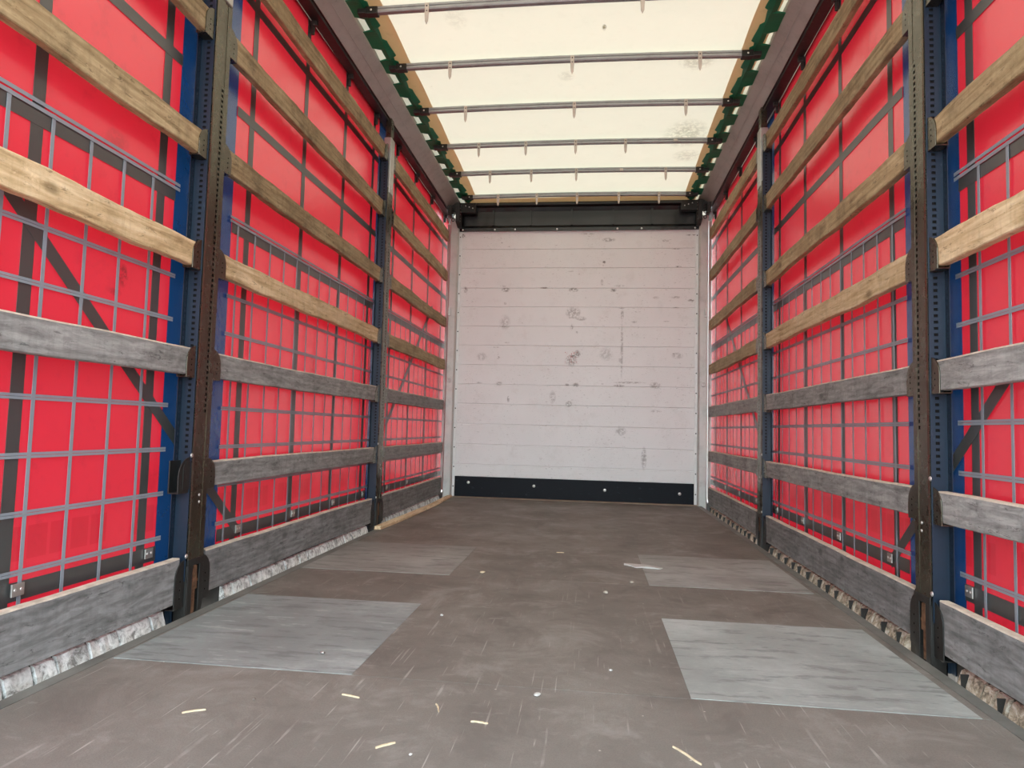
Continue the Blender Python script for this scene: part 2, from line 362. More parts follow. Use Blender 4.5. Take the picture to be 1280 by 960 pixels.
seams = [.195, .314, .507, .704, .899, 1.09, 1.28, 1.471, 1.66, 1.849, 2.034, 2.234, 2.421, 2.615]
bm = bmesh.new()
for a, b in zip(seams, seams[1:]):
    g = .0022
    prism_x(bm, [(6.5, a + g), (6.497, a + g + .004), (6.497, b - g - .004), (6.5, b - g), (6.515, b - g), (6.515, a + g)], -1.145, 1.160)
box(bm, -1.16, 1.17, 6.504, 6.54, -.08, 2.94)
o = link('wall_front', bm, wall_mat()); o['kind'] = 'structure'
kp = empty('kick_plate', (0, 6.49, 0), 'black scuffed kick plate along the foot of the white end wall', 'kick plate')
def blackplate():
    t = NT('black_plate'); v = t.coords(); x = t.xyz()
    a = t.noise(t.coords(scale=(.5, 1, 1.5)), 26, 6, .75)
    c = t.mix(t.math('MULTIPLY', t.step(a, .60, .68), .35), (.005, .007, .011), (.08, .11, .14))
    t.pbr(c, .55, 0, .18, t.bump(a, .2, .003)); return t.m
bm = bmesh.new(); box(bm, -1.145, 1.16, 0, .009, .002, .197); link('plate', bm, blackplate(), kp, bevel=.002)
for bx, bz in ((-.995, .14), (-.36, .125), (.31, .11), (1.0, .10)):
    bm = bmesh.new(); dome(bm, (bx, 0, bz), (0, -1, 0), .015, .4); link('bolt', bm, M_bolt, kp, True)

hd = empty('header_beam', (0, 6.48, 2.6), 'glossy black header beam above the white end wall', 'beam')
def headmat():
    t = NT('glossy_black_sheet'); v = t.coords(scale=(1, 1, .35)); a = t.noise(v, 2.3, 3, .5); b = t.noise(t.coords(), 20, 5, .7)
    c = t.mix(t.math('MULTIPLY', t.step(b, .55, .75), .3), (.008, .009, .010), (.05, .05, .048))
    t.pbr(c, .27, 0, .8, t.bump(a, .6, .05)); return t.m
M_head = headmat()
bm = bmesh.new(); prism_x(bm, [(-.004, .012), (.02, .06), (.02, .20), (.0, .235), (.05, .26), (.05, .0)], -1.15, 1.16); link('sheet', bm, M_head, hd)
bm = bmesh.new(); prism_x(bm, [(-.012, -.004), (-.012, .028), (.0, .034), (.0, -.004)], -1.15, 1.16); link('lower_flange', bm, M_head, hd)
bm = bmesh.new(); prism_x(bm, [(-.075, .235), (-.075, .262), (.04, .262), (.04, .235)], -1.10, 1.10); link('upper_channel', bm, M_black, hd, bevel=.004)
for bx in (-.82, -.45, -.05, .35, .72):
    bm = bmesh.new(); prism_x(bm, [(.006, .06), (.006, .215), (.02, .215), (.02, .06)], bx - .008, bx + .008); link('rib', bm, M_head, hd)
for bx in (-1.12, -.80, -.60, -.19, .39, .62, 1.12):
    bm = bmesh.new(); dome(bm, (bx, -.012, .012), (0, -1, 0), .0095, .5); link('bolt', bm, M_bolt, hd, True)
for s in (-1, 1):
    bm = bmesh.new()
    box(bm, min(s * .98, s * 1.235), max(s * .98, s * 1.235), -.10, -.03, .16, .255)
    prism_x(bm, [(-.16, .05), (-.16, .24), (-.02, .25), (-.02, .02), (-.06, .02)], s * 1.125, s * 1.165)
    prism_x(bm, [(-.20, .10), (-.20, .20), (-.1, .20), (-.1, .10)], s * 1.20, s * 1.235)
    br = link('corner_bracket', bm, M_black, hd, bevel=.004)
    for k in range(6):
        bm = bmesh.new(); dome(bm, (s * 1.124, -.14 + .02 * (k % 2), .06 + k * .032), (-s, 0, 0), .006, .6); link('rivet', bm, M_bolt, br, True)
    for k in range(3):
        bm = bmesh.new(); dome(bm, (s * (1.01 + .035 * k), -.10, .20 + .012 * k), (0, -1, 0), .006, .6); link('rivet', bm, M_bolt, br, True)
    for k in range(3):   # little latch lever hanging at the corner
        bm = bmesh.new(); torus(bm, (s * 1.19, -.15 - .01 * k, .07 + .05 * k), (0, 1, 0), .014, .004, 12, 6); link('guide_ring', bm, M_black, br, True)

for i, s in enumerate((-1, 1)):  # added end plates that block daylight leaking in at the front corners
    bm = bmesh.new(); box(bm, *sorted((s * 1.14, s * 1.37)), 6.845, 6.87, -.2, 2.98)
    box(bm, *sorted((s * 1.24, s * 1.37)), 6.47, 6.845, -.2, -.165)
    o = link('trim_%d' % (i + 4), bm, M_alu); o['kind'] = 'structure'
for s, nm in ((-1, 'left'), (1, 'right')):
    cp = empty('corner_post', (s * 1.2, 6.44, 0), 'grey aluminium corner post at the %s edge of the white end wall' % nm, 'post', 'corner posts beside the end wall')
    bm = bmesh.new()
    xi, xo = -.045 * s, .038 * s
    prism_z(bm, [(xi, .05), (xi, .006), (xi + .012 * s, -.004), (xo - .008 * s, -.004), (xo, .006), (xo, .37), (xi, .37)], -.12, 2.72)
    link('column', bm, M_alu, cp)
    bm = bmesh.new(); box(bm, min(-.045 * s, -.070 * s), max(-.045 * s, -.070 * s), .046, .062, .002, 2.62)
    tr = link('white_angle', bm, M_white, cp, bevel=.002)
    for k in range(14):
        bm = bmesh.new(); dome(bm, (-.057 * s, .0465, .10 + k * .188), (0, -1, 0), .0065, .4, 8); link('screw', bm, M_black, tr, True)
    bm = bmesh.new(); prism_z(bm, [(xo + .030 * s, .12), (xo + .052 * s, .12), (xo + .052 * s, .15), (xo + .030 * s, .15)], .05, 2.7); link('tarp_tube', bm, M_alu, cp)
    bm = bmesh.new(); torus(bm, (.0 * s, -.018, 1.12), (0.3 * s, 1, 0), .019, .0045); link('lashing_ring', bm, M_galv, cp, True)
    bm = bmesh.new(); box(bm, -.02, .02, -.012, -.003, 1.135, 1.155); link('ring_clip', bm, M_galv, cp, bevel=.003)
    bm = bmesh.new(); box(bm, -.014 + .02 * s, .014 + .02 * s, -.018, -.003, 1.75, 1.83); box(bm, -.012 + .02 * s, .002 + .02 * s, -.03, -.018, 1.77, 1.81); link('latch', bm, M_galv, cp, bevel=.003)

# ------------------------------------------------------------------ side curtains
XC = 1.33
def disp(y, z, s):
    return .004 * math.sin(2.1 * y + 1.3 * s) * math.cos(.9 * z + .4) + .0012 * math.sin(5.3 * y + 1.2 * z)
def sheet(y0, y1, z0, z1, s, off=0.0, th=0.0, step=.06, za=None, zb=None):
    """strip of cloth between y0..y1; za, zb(y) slope the strip for diagonals"""
    bm = bmesh.new()
    ny = max(1, int(round((y1 - y0) / step))); nz = max(1, int(round((z1 - z0) / step)))
    g = []
    for i in range(ny + 1):
        y = y0 + (y1 - y0) * i / ny; row = []
        for j in range(nz + 1):
            z = z0 + (z1 - z0) * j / nz
            row.append(bm.verts.new((s * (XC - off + disp(y, z, s)), y, z)))
        g.append(row)
    for i in range(ny):
        for j in range(nz): bm.faces.new((g[i][j], g[i + 1][j], g[i + 1][j + 1], g[i][j + 1]))
    return bm
def strap(pts, w, s, off, m, name, parent):      # flat webbing following the cloth along a straight path in (y, z)
    (ya, za), (yb, zb) = pts; L = math.hypot(yb - ya, zb - za); n = max(2, int(L / .07)); dy, dz = (yb - ya) / L, (zb - za) / L
    bm = bmesh.new(); rows = []
    for i in range(n + 1):
        y, z = ya + (yb - ya) * i / n, za + (zb - za) * i / n
        r = []
        for k in (-1, 1):
            yy, zz = y - dz * w / 2 * k, z + dy * w / 2 * k
            for o_ in (off, off - .001): r.append(bm.verts.new((s * (XC - o_ + disp(yy, zz, s)), yy, zz)))
        rows.append(r)
    for a, b in zip(rows, rows[1:]):
        bm.faces.new((a[0], b[0], b[2], a[2])); bm.faces.new((a[1], a[3], b[3], b[1])); bm.faces.new((a[0], a[1], b[1], b[0])); bm.faces.new((a[2], b[2], b[3], a[3]))
    bm.faces.new(rows[0]); bm.faces.new(rows[-1][::-1])
    bmesh.ops.recalc_face_normals(bm, faces=bm.faces)
    return link(name, bm, m, parent)
YB, YF = -.9, 6.79
for s, nm in ((-1, 'left'), (1, 'right')):
    cu = empty('side_curtain', (0, 0, 0), 'red and blue vinyl side curtain with grey straps closing the %s side' % nm, 'curtain', 'side curtains of the load space')
    b0 = 2.235 if s < 0 else 2.265
    reds = [(.50, b0), (2.622 if s < 0 else 2.64, 4.455 if s < 0 else 4.49), (4.80, YF)]
    blues = [(.08, .50), (b0, reds[1][0]), (reds[1][1], 4.80)]
    reds = [(YB, .08)] + reds
    for a, b in reds: link('red_panel', sheet(a, b, -.16, 2.795, s), M_red, cu, True)
    for a, b in blues: link('blue_panel', sheet(a, b, -.16, 2.795, s), M_blue, cu, True)
    dv = [1.10, 1.62, 2.155 if s < 0 else 2.195, 2.745, 3.285, 3.825, 4.345, 4.875, 5.43, 5.985, 6.53]
    inblue = lambda y: any(a - .01 < y < b + .01 for a, b in blues)
    for y in dv:
        strap([(y, -.15), (y, 2.79)], .042, s, .0025, M_dark, 'vertical_webbing', cu)
        bm = bmesh.new(); box(bm, min(s * 1.29, s * 1.322), max(s * 1.29, s * 1.322), y - .012, y + .012, 2.755, 2.795); box(bm, min(s * 1.305, s * 1.324), max(s * 1.305, s * 1.324), y - .009, y + .009, 2.71, 2.755)
        link('curtain_roller', bm, M_black, cu, bevel=.004)
        bk = bmesh.new(); box(bk, min(s * 1.318, s * 1.323), max(s * 1.318, s * 1.323), y + .018, y + .058, .195, .228)
        bo = link('buckle_plate', bk, M_galv, cu, bevel=.001)
        for k in (-1, 1):
            bm = bmesh.new(); dome(bm, (s * 1.318, y + .038 + k * .010, .212), (-s, 0, 0), .005, .5, 8); link('rivet', bm, M_bolt, bo, True)
    for a, b in [(.50, b0)] + reds[2:]:
        for z in (1.98, 2.50, 1.478): strap([(a, z), (b, z)], .042, s, .0035, M_dark, 'horizontal_webbing', cu)
        strap([(a, .205), (b, .205)], .05, s, .0035, M_dark, 'bottom_webbing', cu)
        for z in (1.520, 1.503, 1.187, 1.03, .875, .722, .565, .41, .255):
            e0 = .02 if a > .6 else 0; e1 = .02 if b < 6.5 else 0
            for dz_ in ((-.0042, .0042) if z < 1.4 else (0,)):
                strap([(a - e0, z + dz_), (b + e1, z + dz_)], .0072 if z < 1.4 else .011, s, .0075, M_tape, 'horizontal_tape', cu)
        y = a + .045 + (.0 if a > 1 else .0)
        if a < 1: y = 1.525 - .1452 * 6 if s < 0 else 1.568 - .1452 * 6
        if s > 0 and 2 < a < 3: y = 2.738 - .0
        while y < b - .03:
            strap([(y, -.15), (y, 1.51)], .0125, s, .0065, M_tape, 'vertical_tape', cu); y += .1452 if not (s > 0 and 2 < a < 3) else .1385
    strap([(.95, 1.757), (2.80, .19)], .042, s, .0048, M_dark, 'diagonal_webbing', cu)
    strap([(4.84, .664), (6.17, 1.79)], .042, s, .0048, M_dark, 'diagonal_webbing', cu)

# ------------------------------------------------------------------ lashing rails under the boards
def grit_mat(name, a, b, c_):
    t = NT(name); v = t.coords(rand=True); n = t.noise(v, 30, 6, .75, .6); n2 = t.noise(v, 7, 4, .6)
    c = t.ramp(n, [(.38, c_), (.5, a), (.64, b)]); c = t.mix(t.math('MULTIPLY', t.step(n2, .5, .7), .5), c, c_)
    t.pbr(c, .8, 0, .3, t.bump(n, .35, .004)); return t.m
M_blkL = grit_mat('white_block', (.62, .64, .62), (.86, .88, .86), (.20, .20, .19))  # mottled block colours, white on the left and brown on the right
M_blkR = grit_mat('brown_block', (.40, .33, .25), (.66, .61, .53), (.12, .10, .075))
gaps = [(.02, .48), (2.222, 2.465), (4.335, 4.615)]
for s, nm, mb in ((-1, 'left', M_blkL), (1, 'right', M_blkR)):
    lr = empty('lashing_rail', (s * 1.25, 3, -.03 if s < 0 else -.045), 'low %s lashing rail of mottled blocks between %s boards and floor edge' % ('whitish' if s < 0 else 'brownish', nm), 'rail', 'lashing rails along the floor edges')
    bm = bmesh.new()
    for ya, yb in ((-.9, .02), (.48, 2.222), (2.465, 4.335), (4.615, 6.80)):
        box(bm, min(s * .030, s * .05), max(s * .030, s * .05), ya - 3, yb - 3, -.12, .050); box(bm, min(-s * .045, s * .03), max(-s * .045, s * .03), ya - 3, yb - 3, -.13, -.112)
    link('backing_angle', bm, M_black, lr)
    y = -.9; nb = 0
    while y < 6.42 and nb < 95:
        L = random.choice([.055, .07, .09, .12, .15]) if y < 2.6 else random.uniform(.055, .10)
        if s > 0: L *= .8
        a, b = y, min(y + L, 6.43)
        if not any(b > g0 and a < g1 for g0, g1 in gaps) and y > .5:
            nb += 1
            bm = bmesh.new(); n = max(3, int(L / .02)); t_ = random.uniform(-.004, .004)
            rows = []
            for i in range(n + 1):
                yy = (a + .002) + (b - a - .004) * i / n - 3
                xo = .004 * random.random() + t_ * i / n
                rows.append([bm.verts.new((s * q, yy, w)) for q, w in ((.004 + xo, -.105), (-.003 + xo + random.uniform(-.003, .003), -.03), (.006 + xo, .012), (.016 + xo, .042 + random.uniform(-.003, .003)), (.029, .046), (.029, -.105))])
            for p, q in zip(rows, rows[1:]):
                for i in range(6): bm.faces.new((p[i], q[i], q[(i + 1) % 6], p[(i + 1) % 6]))
            bm.faces.new(rows[0]); bm.faces.new(rows[-1][::-1])
            link('block', bm, mb, lr)
        y = b + (.004 if s < 0 else .007)
    if s > 0:
        k = 0; y = .62
        while y < 6.4 and k < 60:
            if not any(y > g0 - .02 and y < g1 + .02 for g0, g1 in gaps):
                bm = bmesh.new(); prism_x(bm, [(y - 3, -.09), (y - 3 + .004, -.09), (y - 2.985, .040), (y - 2.989, .040)], *sorted((-s * .003, s * .024))); link('rib', bm, M_black, lr)
            y += random.uniform(.10, .19); k += 1

# ------------------------------------------------------------------ side boards
def board(s, y0, y1, zb, zt, m, rough=.0022, label='', level=0, group=''):
    L = y1 - y0; h = zt - zb
    e = empty('side_board', (s * 1.25, (y0 + y1) / 2, zb), label, 'board', group)
    n = int(L / .045); rnd = random.Random(hash((round(y0, 2), level, s)) & 0xffff if False else int(y0 * 100) * 31 + level * 7 + s)
    ph = [rnd.uniform(0, 6.28) for _ in range(6)]
    bow = rnd.uniform(-.003, .003)
    def ed(t, k): return rough * (math.sin(5 * t + ph[k]) * .8 + .5 * math.sin(13 * t + ph[k + 1])) + rnd.uniform(-.4, .4) * rough
    bm = bmesh.new(); rows = []; top = []
    th = .028 if level > 0 else .026
    for i in range(n + 1):
        y = -L / 2 + L * i / n; wz = bow * (1 - (2 * i / n - 1) ** 2)
        b_, t_ = ed(y, 0) + wz, h + ed(y, 2) + wz
        rows.append([(s * .003, b_), (s * .0, b_ + .003), (s * .0, t_ - .0035), (s * .0025, t_), (s * th, t_), (s * th, b_)])
        rows[-1] = [bm.verts.new((x, y, z)) for x, z in rows[-1]]; top.append((y, t_))
    for p, q in zip(rows, rows[1:]):
        for i in range(6): bm.faces.new((p[i], q[i], q[(i + 1) % 6], p[(i + 1) % 6]))
    bm.faces.new(rows[0]); bm.faces.new(rows[-1][::-1])
    link('plank', bm, m, e)
    # top edge strip, paler than the face
    if level <= 2:
        bm = bmesh.new(); rr_ = []
        for y, t_ in top: rr_.append([bm.verts.new((s * x, y, t_ + z)) for x, z in ((-.0006, -.004), (.001, .0008), (th, .0008), (th, -.004))])
        for p, q in zip(rr_, rr_[1:]):
            for i in range(4): bm.faces.new((p[i], q[i], q[(i + 1) % 4], p[(i + 1) % 4]))
        bm.faces.new(rr_[0]); bm.faces.new(rr_[-1][::-1])
        o = link('top_edge', bm, M_edge, e); o['label'] = 'pale top edge'
    return e
ZB = [.028, .425, .832, 1.224, 1.638, 2.096, 2.49]; HH = [.158, .094, .096, .092, .092, .096, .100]
ORD = ['lowest', 'second', 'third', 'fourth', 'fifth', 'sixth', 'seventh']
bays = [(.46, 2.262, 'near bay'), (2.425, 4.365, 'middle bay'), (4.585, 6.44, 'far bay')]
for s, nm in ((-1, 'left'), (1, 'right')):
    for bi, (y0, y1, where) in enumerate(bays):
        for lv in range(7):
            if bi == 0 and lv == 6: continue
            if bi == 0 and s < 0 and lv == 1: continue
            zb = ZB[lv] - (.012 if s > 0 and lv < 5 else 0)
            if lv == 4 and s > 0 and bi < 2: zb = 1.608
            m = M_ply if lv == 0 else M_grey if lv < 3 else M_pine
            look = 'wide grey plywood' if lv == 0 else 'grey weathered' if lv < 3 else 'rough brown pine'
            if lv == 3 and bi < 2: m = M_pale; look = 'pale rough sawn pine'
            ordw = ORD[lv] if not (bi == 0 and s < 0 and lv > 1) else ORD[lv - 1]
            board(s, y0, y1, zb, zb + HH[lv], m, .0035 if lv > 2 else .0012,
                  '%s board, %s from the floor, %s wall, %s' % (look, ordw, nm, where) if lv else '%s board, lowest on the %s wall, %s' % (look, nm, where), lv,
                  'side boards slotted between the posts')

# ------------------------------------------------------------------ side posts
def ladder(bm, x0, x1, y0, y1, z0, z1, pitch=.0203, hole=.0105, wz=.30):
    """perforated strip: two rails and a cross piece between each two holes"""
    w = (y1 - y0) * (1 - wz) / 2 if True else 0
    box(bm, x0, x1, y0, y0 + w, z0, z1); box(bm, x0, x1, y1 - w, y1, z0, z1)
    z = z0
    while z < z1 - pitch:
        box(bm, x0, x1, y0 + w, y1 - w, z + hole, z + pitch); z += pitch
def ladder_x(bm, x0, x1, y0, y1, z0, z1, pitch=.0203, hole=.0095, frac=.3):
    w = (x1 - x0) * (1 - frac) / 2
    box(bm, x0, x0 + w, y0, y1, z0, z1); box(bm, x1 - w, x1, y0, y1, z0, z1)
    z = z0
    while z < z1 - pitch:
        box(bm, x0 + w, x1 - w, y0, y1, z + hole, z + pitch); z += pitch
def mm(a, b): return (min(a, b), max(a, b))
def pocket(parent, s, yc, half_to, zb, h, m, side, rnd=True):
    """steel pocket plate holding a board end; round shoulder away from the post"""
    y_in, y_out = yc, half_to; w = abs(y_out - y_in); d = 1 if y_out > y_in else -1
    r = w * .95; pr = [(y_in, zb - .006), (y_out, zb - .006)]
    zt = zb + h + .012
    for k in range(9):
        a = k / 8 * math.pi / 2; pr.append((y_out - d * r * (1 - math.cos(a)), zt - r + r * math.sin(a)))
    pr.append((y_in, zt))
    bm = bmesh.new(); prism_x(bm, pr, -s * .0045, -s * .0008)
    box(bm, *mm(-s * .0045, s * .034), *mm(y_in, y_out), zb - .009, zb - .005)      # lip under the board
    box(bm, *mm(s * .030, s * .034), *mm(y_in, y_out), zb - .008, zb + h)           # back cheek
    p = link('board_pocket', bm, m, parent, bevel=.0007)
    bm = bmesh.new()
    for k in range(3):
        dome(bm, (-s * .0046, (y_in * .45 + y_out * .55), zb + h * (.18 + .2 * k)), (-s, 0, 0), .0032, .25, 8)
    link('pin_holes', bm, M_hole, p)
    return p
posts = [(2.3435, .0525, .11, 'nearest'), (4.475, .060, .13, 'second')]
for s, nm in ((-1, 'left'), (1, 'right')):
    for pi_, (yc, hw, reach, wh) in enumerate(posts):
        desc = ('glossy dark steel side post with perforated face on the %s, nearest the camera' if pi_ == 0 else 'slim dark steel side post on the %s between the middle and far boards') % nm
        P = empty('side_post', (s * 1.25, yc, 0), desc, 'post', 'side posts holding the boards')
        z0, z1 = .17, 2.30
        # front: near face, sunk strip with holes, far face
        bm = bmesh.new()
        a, b, c_, d_ = -hw, -hw * .02, hw * .36, hw
        prism_z(bm, [(-s * .010, a), (-s * .013, a + .004), (-s * .013, b - .004), (-s * .006, b), (s * .004, b), (s * .004, a)], z0, z1)
        prism_z(bm, [(-s * .012, c_), (-s * .012, c_ + .005), (-s * .012, d_ - .006), (-s * .004, d_), (s * .004, d_), (s * .004, c_)], z0, z1)
        box(bm, *mm(s * .004, s * .030), a, a + .004, z0, z1); box(bm, *mm(s * .004, s * .030), d_ - .004, d_, z0, z1)
        link('column', bm, M_post, P)
        bm = bmesh.new(); lo = .70
        ladder(bm, *mm(-s * .0115, -s * .009), b, c_, lo, 1.94, hole=.0118, wz=.62); box(bm, *mm(-s * .0105, -s * .008), b, c_, z0, lo); box(bm, *mm(-s * .0105, -s * .008), b, c_, 1.94, z1)
        link('perforated_strip', bm, M_post, P)
        bm = bmesh.new(); box(bm, *mm(-s * .0068, -s * .0060), b + .0005, c_ - .0005, lo, 1.95); link('dark_backing', bm, M_hole, P)
        # perforated side flange and blue outer channel
        bm = bmesh.new(); ladder_x(bm, *mm(-s * .008, s * .034), a - .006, a - .0035, .55, 2.5); box(bm, *mm(-s * .008, s * .034), a - .006, a - .0035, .10, .55); link('side_flange', bm, M_bluest, P)
        bm = bmesh.new(); box(bm, *mm(-s * .007, s * .033), a - .0030, a - .001, .10, 2.5); link('flange_backing', bm, M_hole, P)
        for sg in (-1, 1):
            bm = bmesh.new(); y_a, y_b = (a - .030, a - .004) if sg < 0 else (d_ + .004, d_ + .030)
            ladder(bm, *mm(s * .042, s * .045), y_a, y_b, .25, 2.5, wz=.16); box(bm, *mm(s * .042, s * .045), y_a, y_b, -.05, .25)
            box(bm, *mm(s * .034, s * .045), *((a - .005, a - .001) if sg < 0 else (d_ + .001, d_ + .005)), -.05, 2.5)
            link('outer_channel', bm, M_bluest, P)
        # telescopic sleeve and head
        bm = bmesh.new(); box(bm, *mm(-s * .018, s * .032), -hw * .75, hw * .75, 2.27, 2.66); sl = link('sleeve', bm, M_galv, P, bevel=.004)
        bm = bmesh.new(); dome(bm, (-s * .018, 0, 2.31), (-s, 0, 0), .007, .6); dome(bm, (-s * .018, hw * .4, 2.60), (-s, 0, 0), .006, .6); link('pin', bm, M_bolt, sl, True)
        bm = bmesh.new(); box(bm, *mm(-s * .012, s * .028), -hw * .5, hw * .5, 2.655, 2.80); link('post_head', bm, M_post, P, bevel=.003)
        # pockets
        for sg in (-1, 1):
            bay = pi_ + (0 if sg < 0 else 1)
            for lv in range(1, 7):
                if bay == 0 and lv == 6: continue
                zb = ZB[lv] - (.012 if s > 0 and lv < 5 else 0)
                if lv == 4 and s > 0 and bay < 2: zb = 1.608
                m = M_post
                if s < 0 and pi_ == 0 and sg < 0 and lv == 1:
                    q_ = pocket(P, s, sg * hw * .95, sg * (reach + .012), zb - .004, HH[lv] + .012, M_black, sg); q_['label'] = 'empty black pocket with no board in it'
                    torus_b = bmesh.new(); prism_x(torus_b, [(-hw, zb), (-hw - .045, zb), (-hw - .045, zb + .08), (-hw - .03, zb + .1), (-hw, zb + .1)], -s * .007, -s * .0046); link('inner_plate', torus_b, M_black, q_)
                else:
                    pocket(P, s, sg * hw * .95, sg * reach, zb, HH[lv], m, sg)
            zb = ZB[0] - (.012 if s > 0 else 0)
            pocket(P, s, sg * hw * .8, sg * (reach - .002), zb - .01, HH[0] * .93, M_black, sg)
        # foot with lever
        bm = bmesh.new()
        for y_ in (-hw, hw - .008): box(bm, *mm(-s * .012, s * .035), y_, y_ + .008, -.06, z0 + .01)
        box(bm, *mm(s * .030, s * .035), -hw, hw, -.06, z0)
        box(bm, *mm(-s * .013, -s * .009), -hw * .9, -hw * .35, -.03, z0); box(bm, *mm(-s * .013, -s * .009), hw * .45, hw * .9, -.03, z0)
        box(bm, *mm(-s * .015, -s * .008), -hw, hw, z0 - .02, z0 + .004)
        box(bm, *mm(s * .046, s * .050), -.116, .116, -.2, .02)  # plate added to shut out sky light in the gap behind the foot
        ft = link('foot_bracket', bm, M_black, P, bevel=.001)
        bm = bmesh.new(); prism_z(bm, [(-s * .006, -.02), (s * .008, -.02), (s * .008, .014), (-s * .006, .014)], -.03, .07)
        prism_x(bm, [(-.018, .06), (.02, .06), (.014, .145), (-.006, .15)], -s * .010, s * .002)
        box(bm, *mm(-s * .008, s * .01), -.03, .03, .085, .095)
        link('locking_lever', bm, M_rust, ft, bevel=.002)
        for (by, bz, rr0, mt) in ((-hw - .012, .545, .008, M_bolt), (-hw - .012, .19, .008, M_bolt), (-.004, .40, .0055, M_bolt), (-.002, .375, .0055, M_bolt)):
            bm = bmesh.new(); dome(bm, (-s * .013, by, bz), (-s, 0, 0), rr0, .6); link('bolt', bm, mt, P, True)

# ------------------------------------------------------------------ roof
rf = empty('roof_tarpaulin', (0, 0, 0), 'cream translucent roof tarpaulin stretched over the steel bows', 'tarpaulin')
bowY = [2.78, 3.325, 3.885, 4.455, 5.055, 5.62, 6.205]
ZT = 2.888
def zroof(x, y):
    z = ZT + .004 * math.sin(2 * x + y) + .003 * math.sin(5 * y + 2 * x)
    for a, b in zip(bowY, bowY[1:]):
        if a <= y <= b: z -= 0.0 * math.sin(math.pi * (y - a) / (b - a)); z += .012 * math.sin(math.pi * (y - a) / (b - a))
    return z
def roofgrid(x0, x1, y0, y1, dz, st=.07):
    bm = bmesh.new(); nx = max(1, round((x1 - x0) / st)); ny = max(1, round((y1 - y0) / st)); g = []
    for i in range(nx + 1):
        g.append([bm.verts.new((x0 + (x1 - x0) * i / nx, y0 + (y1 - y0) * j / ny, zroof(x0 + (x1 - x0) * i / nx, y0 + (y1 - y0) * j / ny) + dz)) for j in range(ny + 1)])
    for i in range(nx):
        for j in range(ny): bm.faces.new((g[i][j], g[i + 1][j], g[i + 1][j + 1], g[i][j + 1]))
    return bm
link('sheet', roofgrid(-1.20, 1.20, -.9, 6.84, 0), M_roof, rf, True)
link('side_hem', roofgrid(-1.10, -.962, -.9, 6.50, -.003), M_hem, rf, True)
link('side_hem', roofgrid(1.0, 1.12, -.9, 6.50, -.003), M_hem, rf, True)
link('end_hem', roofgrid(-.962, 1.0, 6.34, 6.50, -.004), M_hem, rf, True)
for s, nm in ((-1, 'left'), (1, 'right')):
    ra = empty('roof_rail', (s * 1.2, 2.8, 2.85), 'grey scuffed aluminium roof rail along the top of the %s side' % nm, 'rail', 'roof rails')
    bm = bmesh.new(); prism_y(bm, [(s * .050, -.050), (s * .046, -.045), (-s * .052, .030), (-s * .058, .045), (-s * .058, .12), (s * .12, .12), (s * .15, -.05), (s * .15, -.075), (s * .14, -.075), (s * .14, -.05)], -3.7, 4.04)
    link('profile', bm, M_rail, ra)
    bm = bmesh.new(); prism_y(bm, [(s * .046, -.058), (s * .050, -.0505), (s * .118, -.0505), (s * .118, -.070), (s * .060, -.070), (s * .056, -.058)], -3.7, 4.0); link('curtain_track', bm, M_black, ra)
    bm = bmesh.new(); prism_y(bm, [(-s * .002, -.0125), (s * .0, -.0155), (-s * .005, -.0125), (-s * .0035, -.0095)], -3.7, 3.62); link('seam_lip', bm, M_rail, ra)
    # folding strip of the sliding roof
    gs = empty('sliding_roof_strip', (s * 1.06, 2.8, 2.87), 'dark green wavy sliding roof strip beside the %s roof rail' % nm, 'strip', 'green strips of the sliding roof')
    off = .012 if s > 0 else 0
    bm = bmesh.new(); rows = []
    ylist = []; y = -.8
    while y < 6.40: ylist.append(y); y += .02
    pit = .2875
    for y in ylist:
        ph = ((y - 3.325) / pit) % 1.0                      # 0 at a bow
        half = ((y - 3.325) / (2 * pit)) % 1.0
        inner = 1.022 + (.020 if .30 < half < .52 or .8 < half < .9 else .0) + .006 * math.sin(2 * math.pi * half * 2 + 1) + off
        notch = .33 < ph < .74
        outer = (1.086 if notch else 1.135) + off
        zz = 2.866 + .003 * math.cos(2 * math.pi * ph) - 2.87
        rows.append([bm.verts.new((s * (x - 1.06), y - 2.8, zz + d)) for x, d in ((inner, 0), (1.055 + off, -.006 + .004 * math.cos(4 * math.pi * half)), (outer, .002), (outer, .006), (1.055 + off, -.004), (inner, .005))])
    for p, q_ in zip(rows, rows[1:]):
        for i in range(6): bm.faces.new((p[i], q_[i], q_[(i + 1) % 6], p[(i + 1) % 6]))
    bm.faces.new(rows[0]); bm.faces.new(rows[-1][::-1])
    link('webbing', bm, M_green, gs)
    bowset = [b for b in bowY]
tabs = [[-.71, .02, .75], [-.72, .385], [-.715, .018, .752], [-.727, .015, .749], [-.735, -.371, .01, .385], [-.733, -.379, .002, .742], [-.744, -.379, -.004, .38, .744]]
shorts = {4: [.753], 5: [.378], 6: []}
bn = ['seventh', 'sixth', 'fifth', 'fourth', 'third', 'second', 'first']
